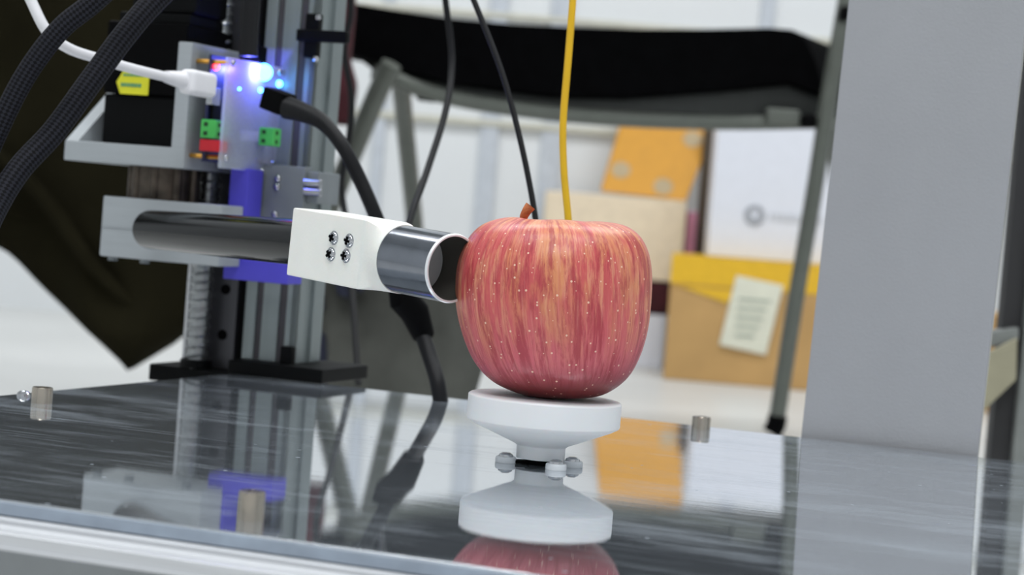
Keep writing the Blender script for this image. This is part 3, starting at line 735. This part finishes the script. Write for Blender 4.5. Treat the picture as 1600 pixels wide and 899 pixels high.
MB().sweep([P(622, 445, 1.19), P(630, 468, 1.19), P(648, 488, 1.195), P(662, 525, 1.20), P(664, 532, 1.20)], [0.006, 0.0085, 0.0085, 0.0065, 0.0045], 16).build('inline_connector', M_black, uc)
foot = on_plate(700, 634)
MB().sweep(smooth_path([P(655, 510, 1.20), P(672, 560, 1.19), P(684, 600, 1.18), P(690, 640, 1.18) - Vector((0, 0, 0))], 8), 0.0044, 16).build('cord', M_bcable, uc)
# thin wires
def wire(label, pts, rad, m_, group=None):
    o = MB().sweep(smooth_path(pts, 8), rad, 10).build('thin_wire', m_); tag(o, label, 'wire'); return o
wire('thin black wire hanging left of the apple, curving behind the steel nozzle', [P(694, -40, 1.3), P(696, 0, 1.3), P(706, 90, 1.3), P(697, 170, 1.28), P(668, 265, 1.25), P(640, 345, 1.22), P(625, 420, 1.2), P(626, 452, 1.19)], 0.0021, M_bcable)
wire('thin black wire slanting down to the apple stem', [P(722, -40, 1.12), P(740, 0, 1.12), P(783, 110, 1.11), P(812, 215, 1.1), P(834, 325, 1.09), P(845, 420, 1.08), P(855, 560, 1.06), on_plate(866, 668)+Vector((0, 0, 0.002))], 0.0016, M_bcable)
wire('thin yellow wire hanging straight behind the apple', [P(898, -60, 1.07), P(895, 0, 1.07), P(888, 90, 1.07), P(880, 190, 1.07), P(881, 265, 1.07), P(888, 345, 1.07), P(893, 430, 1.07), P(884, 550, 1.06), on_plate(850, 690)+Vector((0, 0, 0.002))], 0.0019, M_ycable)
wire('flat black lead entering the top of the circuit board', [P(396, -50, 1.2), P(392, 0, 1.2), P(389, 45, 1.2), P(388, 88, 1.2)], 0.0055, M_bcable)
wire('black wire beside the maroon cloth right of the aluminium post', [P(545, -40, 1.5), P(548, 20, 1.5), P(538, 80, 1.5), P(549, 150, 1.5), P(546, 210, 1.5), P(534, 290, 1.5), P(545, 380, 1.48), P(560, 600, 1.4)], 0.0024, M_bcable)

# ------------------------------------------------------------------ grey pillar at the right
pil = thing('grey_pillar', 'wide grey painted metal pillar leaning slightly, behind the right side of the plate', 'pillar', MW(0.36, 0.01, FZ), -YAW)
pb0, _ = A(1251, 688, 0.006); pb1, _ = A(1527, 714, 0.006); pt0, ptz = A(1326, 0, 0.006); pt1, _ = A(1607, 0, 0.006)
def at_z(a_b, zb_, a_t, zt_, z): return a_b + (a_t-a_b)*(z-zb_)/(zt_-zb_)
_, zb_ = A(1390, 700, 0.006)
zlo, zhi = FZ, 0.34
q0, q1, q2, q3 = (at_z(pb0, zb_, pt0, ptz, zlo), at_z(pb1, zb_, pt1, ptz, zlo), at_z(pb1, zb_, pt1, ptz, zhi), at_z(pb0, zb_, pt0, ptz, zhi))
MB().prism([Vector((q0, 0.006, zlo)), Vector((q1, 0.006, zlo)), Vector((q2, 0.006, zhi)), Vector((q3, 0.006, zhi))], Vector((0, 0.004, 0)), MF, bev=0.0006).build('front_panel', M_pillar, pil)
MB().prism([Vector((q0+0.001, 0.0101, zlo)), Vector((q1-0.001, 0.0101, zlo)), Vector((q2-0.001, 0.0101, zhi)), Vector((q3+0.001, 0.0101, zhi))], Vector((0, 0.010, 0)), MF, bev=0.0006).build('pillar_body', M_pedge, pil, label='pale narrow side edge')
for px, py in ((1560, 329), (1541, 130)):
    pass

# ------------------------------------------------------------------ stand behind the pillar on the right
sd = thing('metal_stand', 'dark and grey metal stand with a beige slanted brace, right of the grey pillar', 'stand', P(1575, 700, 1.7))
D_ = 1.7
def ppoly(pts, D, depth, m_, name, parent, bev=0.001, dvec=None, lbl=None):
    return MB().prism([P(x, y, D) for x, y in pts], dvec or Vector((0, depth, 0)), bev=bev).build(name, m_, parent, label=lbl)
fy = lambda x, D: P(x, 449, D)
ppoly([(1614, -30), (1640, -30), (1566, 900), (1530, 900)], D_, 0.02, M_darkp, 'upright_panel', sd)
ppoly([(1652, -30), (1672, -30), (1597, 900), (1566, 900)], D_-0.01, 0.03, M_stand, 'pole', sd)
ppoly([(1540, 520), (1592, 512), (1592, 532), (1540, 545)], D_-0.012, 0.02, M_stand, 'cross_bar', sd)
ppoly([(1500, 575), (1590, 528), (1588, 594), (1500, 678)], D_-0.02, 0.006, M_beige, 'brace', sd, lbl='beige slanted brace')
for o in [c for c in bpy.data.objects if c.parent == sd]:
    for v in o.data.vertices:
        if (WORLD[sd.name] @ v.co).z < FZ: v.co.z = (WORLD[sd.name].inverted() @ Vector((0, 0, FZ))).z

# ------------------------------------------------------------------ folding chair
CH = thing('folding_chair', 'black folding chair with grey tubular legs standing behind the machine', 'chair', (P(900, 449, 2.45).x, 2.5, FZ))
def CD(px): return 2.30 + 0.20*(px-520)/765
def chair_poly(pts, depth, m_, name, d0=0.0, bev=0.004, lbl=None):
    return MB().prism([P(x, y, CD(x)+d0) for x, y in pts], Vector((0.08, depth, 0)), bev=bev).build(name, m_, CH, label=lbl)
top = [(500, 0), (560, 6), (620, 16), (700, 28), (800, 37), (900, 42), (1000, 45), (1100, 45), (1200, 43), (1238, 46), (1258, 60), (1272, 90), (1283, 122)]
bot = [(1284, 150), (1230, 130), (1125, 141), (973, 152), (860, 150), (705, 130), (652, 118), (584, 96), (546, 84), (500, 84)]
chair_poly(top+bot, 0.19, M_seat, 'seat', bev=0.003, lbl='black mesh seat')
und = [(560, 92), (652, 122), (705, 134), (860, 154), (973, 156), (1125, 145), (1230, 134), (1283, 155), (1288, 196), (1200, 184), (1100, 180), (1000, 174), (900, 168), (800, 158), (700, 142), (640, 130), (585, 112)]
chair_poly(und, 0.17, M_under, 'seat_shell', d0=0.012, bev=0.001, lbl='dark grey underside of the seat')
def tube(pts, r_, name='leg', m_=None): return MB().sweep(smooth_path(pts, 6), r_, 14).build(name, m_ or M_leg, CH)
tube([P(585, 112, 2.32), P(700, 152, 2.36), P(850, 176, 2.4), P(1000, 188, 2.44), P(1150, 192, 2.48), P(1285, 190, 2.5)], 0.009, 'cross_bar')
zf = lambda px, D: FZ+0.012
def floorpt(px, D):
    q = P(px, 600, D); return Vector((q.x, D, FZ+0.004))
lg = tube([P(1332, -60, 2.46), P(1322, 0, 2.46), P(1309, 75, 2.46), P(1297, 140, 2.47), P(1272, 300, 2.48), P(1243, 470, 2.49), P(1214, 655, 2.5)], 0.0100)
MB().sweep([P(1215, 650, 2.5), P(1213, 664, 2.5), floorpt(1212, 2.5)], 0.0118, 14).build('rubber_tip', M_black, CH)
tube([P(612, 100, 2.30), P(590, 145, 2.31), P(548, 245, 2.32), P(505, 345, 2.33), P(440, 490, 2.34), floorpt(380, 2.35)], 0.0115)
tube([P(626, 128, 2.34), P(633, 200, 2.42), P(642, 290, 2.5), P(650, 380, 2.58), floorpt(668, 2.72)], 0.0105)
tube([P(1302, 195, 2.52), P(1310, 300, 2.62), floorpt(1330, 2.85)], 0.0105)
ppoly([(1198, 168), (1250, 172), (1250, 196), (1198, 192)], 2.47, 0.02, M_leg, 'hinge_plate', CH, 0.003)
ppoly([(1252, 178), (1278, 178), (1278, 200), (1252, 200)], 2.465, 0.02, M_black, 'hinge_stop', CH, 0.004)
ppoly([(1314, 8), (1330, 8), (1328, 32), (1310, 32)], 2.44, 0.02, M_black, 'hinge_stop', CH, 0.004)
ppoly([(648, 140), (688, 148), (680, 160), (650, 156)], 2.35, 0.02, M_black, 'hinge_stop', CH, 0.003)

# ------------------------------------------------------------------ boxes and things by the back wall
def wbox(name, label, cat, pxl, pxr, zt, zb, D, depth, m_, yaw=0.0, bev=0.003, part='carton'):
    l = P(pxl, 450, D); r = P(pxr, 450, D)
    wd = (r.x-l.x)/math.cos(yaw)
    t = thing(name, label, cat, (l.x, D, zb), yaw)
    o = MB().box(0, wd, 0, depth, 0, zt-zb, WORLD[t.name], bev=bev).build(part, m_, t)
    return t, wd, zt-zb
def zz_(px, py, D): return P(px, py, D).z
cbx_top = zz_(1060, 398, 3.30); 
ct, cw, chh = wbox('cardboard_box', 'brown cardboard box with yellow tape and white label, under the white carton', 'box', 1047, 1300, cbx_top, FZ, 3.30, 0.21, M_card, -0.08)
Wc = WORLD[ct.name]
MB().box(-0.0008, cw+0.0008, -0.0012, 0.212, chh-0.045, chh+0.0008, Wc, bev=0.0004).build('yellow_tape', M_tape, ct, label='shiny yellow tape band')
MB().prism([Vector((cw*0.0, -0.0016, chh-0.048)), Vector((cw*0.40, -0.0016, chh-0.048)), Vector((cw*0.36, -0.0016, chh-0.07)), Vector((0.02, -0.0016, chh-0.05))], Vector((0, 0.001, 0)), Wc).build('yellow_tape', M_tape, ct)
lb = MB().prism([Vector((cw*0.33, -0.004, chh-0.135)), Vector((cw*0.62, -0.004, chh-0.145)), Vector((cw*0.69, -0.004, chh-0.035)), Vector((cw*0.40, -0.004, chh-0.025))], Vector((0, 0.0015, 0)), Wc).build('shipping_label', M_label, ct, label='white label with faint print')
mb = MB()
for k in range(5):
    mb.box(cw*0.42, cw*(0.62-0.02*k), -0.0052, -0.0042, chh-0.06-k*0.014, chh-0.063-k*0.014, Wc)
mb.build('label_print', M_lprint, lb)
wt, ww, wh = wbox('white_carton', 'white carton with a grey round emblem, standing on the cardboard box', 'box', 1101, 1296, zz_(1200, 150, 3.3), cbx_top+0.001, 3.33, 0.15, M_wbox, -0.05)
Ww = WORLD[wt.name]
ex, ez = ww*0.35, wh*0.27
mb = MB()
n = 40; pts_o = []
def ring_pts(c, r_, k): return [Vector((c[0]+r_*math.cos(2*PI*i/k), 0, c[1]+r_*math.sin(2*PI*i/k))) for i in range(k)]
bm2 = mb.bm
o_ = [bm2.verts.new(Ww @ (v+Vector((0, -0.0012, 0)))) for v in ring_pts((ex, ez), 0.0165, n)]
i_ = [bm2.verts.new(Ww @ (v+Vector((0, -0.0012, 0)))) for v in ring_pts((ex, ez+0.003), 0.0070, n)]
for k in range(n): bm2.faces.new((o_[k], o_[(k+1) % n], i_[(k+1) % n], i_[k]))
mb.build('emblem', M_logo, wt, label='grey ring emblem')
mb = MB()
x = ex+0.024
while x < ww*0.88:
    lw = random.choice((0.005, 0.007, 0.009)); mb.box(x, x+lw, -0.0014, -0.0006, ez-0.005, ez+0.006, Ww); x += lw+0.003
mb.build('faint_print', M_logo2, wt)
# low white box, maroon bag, cream box, yellow envelope
zb1 = zz_(1020, 492, 3.54)
wbox('low_white_box', 'plain low white box behind the apple, carrying the cream box', 'box', 880, 1044, zb1, FZ, 3.54, 0.2, M_wbox)
zb2 = zz_(1020, 440, 3.54)
wbox('maroon_pouch', 'dark maroon flat pouch squeezed between low white box and cream box', 'pouch', 890, 1052, zb2, zb1+0.001, 3.54, 0.2, M_maroon, 0, 0.008, 'pouch_body')
zb3 = zz_(960, 306, 3.54)
wbox('cream_box', 'cream coloured flat box behind the top of the apple', 'box', 842, 1063, zb3, zb2+0.001, 3.54, 0.2, M_cream)
ev = thing('yellow_envelope', 'bright yellow padded envelope leaning on the cream box', 'envelope', P(1010, 305, 3.6))
def epoly(pts, D0, D1, y0, y1): return [P(x, y, D0+(D1-D0)*(y-y0)/(y1-y0)) for x, y in pts]
pts_e = epoly([(938, 300), (970, 192), (990, 108), (1122, 112), (1098, 250), (1072, 316), (1010, 308)], 3.74, 3.60, 108, 316)
MB().prism(pts_e, Vector((0, 0.014, 0.004)), bev=0.004).build('envelope_body', M_env, ev)
en = (pts_e[1]-pts_e[0]).cross(pts_e[5]-pts_e[0]).normalized()
if en.y > 0: en = -en
for x, y in ((970, 266), (1036, 292), (1082, 218)):
    q = P(x, y, 3.74+(3.60-3.74)*(y-108)/208); 
    MB().lathe([(0, 0.001), (0.0165, 0.001), (0.0165, 0)], q, en, 28).build('spot_sticker', M_spot, ev, label='greyish round spot')
wbox('brown_board', 'dark brown board standing upright between yellow envelope and white carton', 'board', 1081, 1110, zz_(1090, 200, 3.62), FZ, 3.63, 0.03, M_brown, part='board_panel')
wbox('pink_book', 'pink and grey book standing upright right of the cream box', 'book', 1065, 1080, zz_(1070, 330, 3.56), FZ, 3.56, 0.1, M_pink, part='book_cover')
wbox('cardboard_box', 'brown cardboard box at the right border of the photograph', 'box', 1592, 1740, zz_(1600, 500, 3.0), FZ, 3.0, 0.3, M_card)

# ------------------------------------------------------------------ backpack on the floor
def blob(name, label, cat, pts2d, D, thick, m_, seed, amp=0.010, part='cloth_body', nx=46, nz=40, group=None):
    """soft lumpy body whose front outline follows real-size points, with folds"""
    from mathutils import noise as mn
    t = thing(name, label, cat, (P(sum(p[0] for p in pts2d)/len(pts2d), 450, D).x, D+thick/2, max(FZ, min(P(*p, D).z for p in pts2d))))
    pol = [P(x, y, D) for x, y in pts2d]
    zs = [p.z for p in pol]; z0, z1 = min(zs), max(zs)
    def span(z):
        xs = []
        for i in range(len(pol)):
            a, b = pol[i], pol[(i+1) % len(pol)]
            if (a.z-z)*(b.z-z) <= 0 and a.z != b.z: xs.append(a.x+(b.x-a.x)*(z-a.z)/(b.z-a.z))
        return (min(xs), max(xs)) if len(xs) > 1 else (pol[zs.index(z0)].x,)*2
    mb = MB(); bm = mb.bm; rings = []
    for j in range(nz+1):
        z = z0+(z1-z0)*(0.002+0.996*j/nz); xl, xr = span(z)
        edge = max(0.12, min(1, min(j, nz-j)/4))**0.5
        ring = []
        for k in range(nx):
            an = 2*PI*k/nx; c_, s_ = math.cos(an), math.sin(an)
            q = abs(s_)**0.6*(1 if s_ > 0 else -1)
            x = (xl+xr)/2 + (xr-xl)/2*c_
            y = D+thick/2 - thick/2*q*edge
            nv = mn.noise(Vector((x*9+seed, z*5, seed*3.1)))*amp*2 + mn.noise(Vector((x*26, z*14+seed, 2)))*amp
            y += nv*abs(s_)
            ring.append(bm.verts.new((x, y, max(z, FZ+0.0005))))
        rings.append(ring)
    for j in range(nz):
        for k in range(nx): bm.faces.new((rings[j][k], rings[j][(k+1) % nx], rings[j+1][(k+1) % nx], rings[j+1][k]))
    bm.faces.new(rings[0]); bm.faces.new(rings[-1])
    mb.build(part, m_, t, sharp=80)
    return t
bp_ = blob('grey_bag', 'crumpled dark grey cloth bag on the floor behind the nozzle', 'bag', [(455, 425), (500, 402), (600, 395), (700, 402), (755, 440), (772, 520), (755, 580), (742, 625), (730, 690), (500, 680), (452, 600)], 1.95, 0.16, M_bag, 3.3, 0.03)
bx = [P(468, 515, 1.93), P(508, 520, 1.93), P(516, 610, 1.93), P(466, 610, 1.93)]
MB().prism(bx, Vector((0, 0.03, 0)), bev=0.004).build('dark_pocket', M_navy, bp_, label='dark navy pocket')
for x, y, w_, h_ in ((490, 462, 16, 26), (532, 446, 14, 22), (556, 430, 10, 30)):
    MB().prism([P(x-w_, y-h_, 1.925), P(x+w_*0.6, y-h_, 1.925), P(x+w_, y+h_, 1.925), P(x-w_*0.4, y+h_*0.7, 1.925)], Vector((0, 0.03, 0)), bev=0.003).build('blue_patch', M_navy, bp_)

# ------------------------------------------------------------------ olive jacket
jk = blob('olive_jacket', 'dark olive cloth jacket hanging down behind the machine at the left, widened out of view for darker reflections', 'jacket', [(-900, -300), (430, -260), (440, 60), (420, 280), (345, 455), (262, 540), (190, 584), (60, 462), (0, 400), (-120, 330), (-900, 120)], 2.1, 0.12, M_olive, 1.7, 0.02, nx=70, nz=60)  # left part stretched out of view to darken reflections in tube and nozzle
jk['kind_note'] = ''; del jk['kind_note']
MB().sweep(smooth_path([P(-60, 190, 2.085), P(60, 300, 2.085), P(150, 420, 2.09), P(250, 510, 2.11)], 6), [0.004+0.004*math.sin(PI*i/18) for i in range(19)], 10).build('seam_fold', M_olive, jk)
mr = blob('maroon_cloth', 'dark maroon cloth hanging just right of the aluminium post', 'cloth', [(485, -160), (560, -160), (552, 20), (545, 90), (556, 130), (548, 196), (500, 192), (482, 150), (486, 60)], 2.15, 0.05, M_maroon, 5.1, 0.006, nx=36, nz=30)
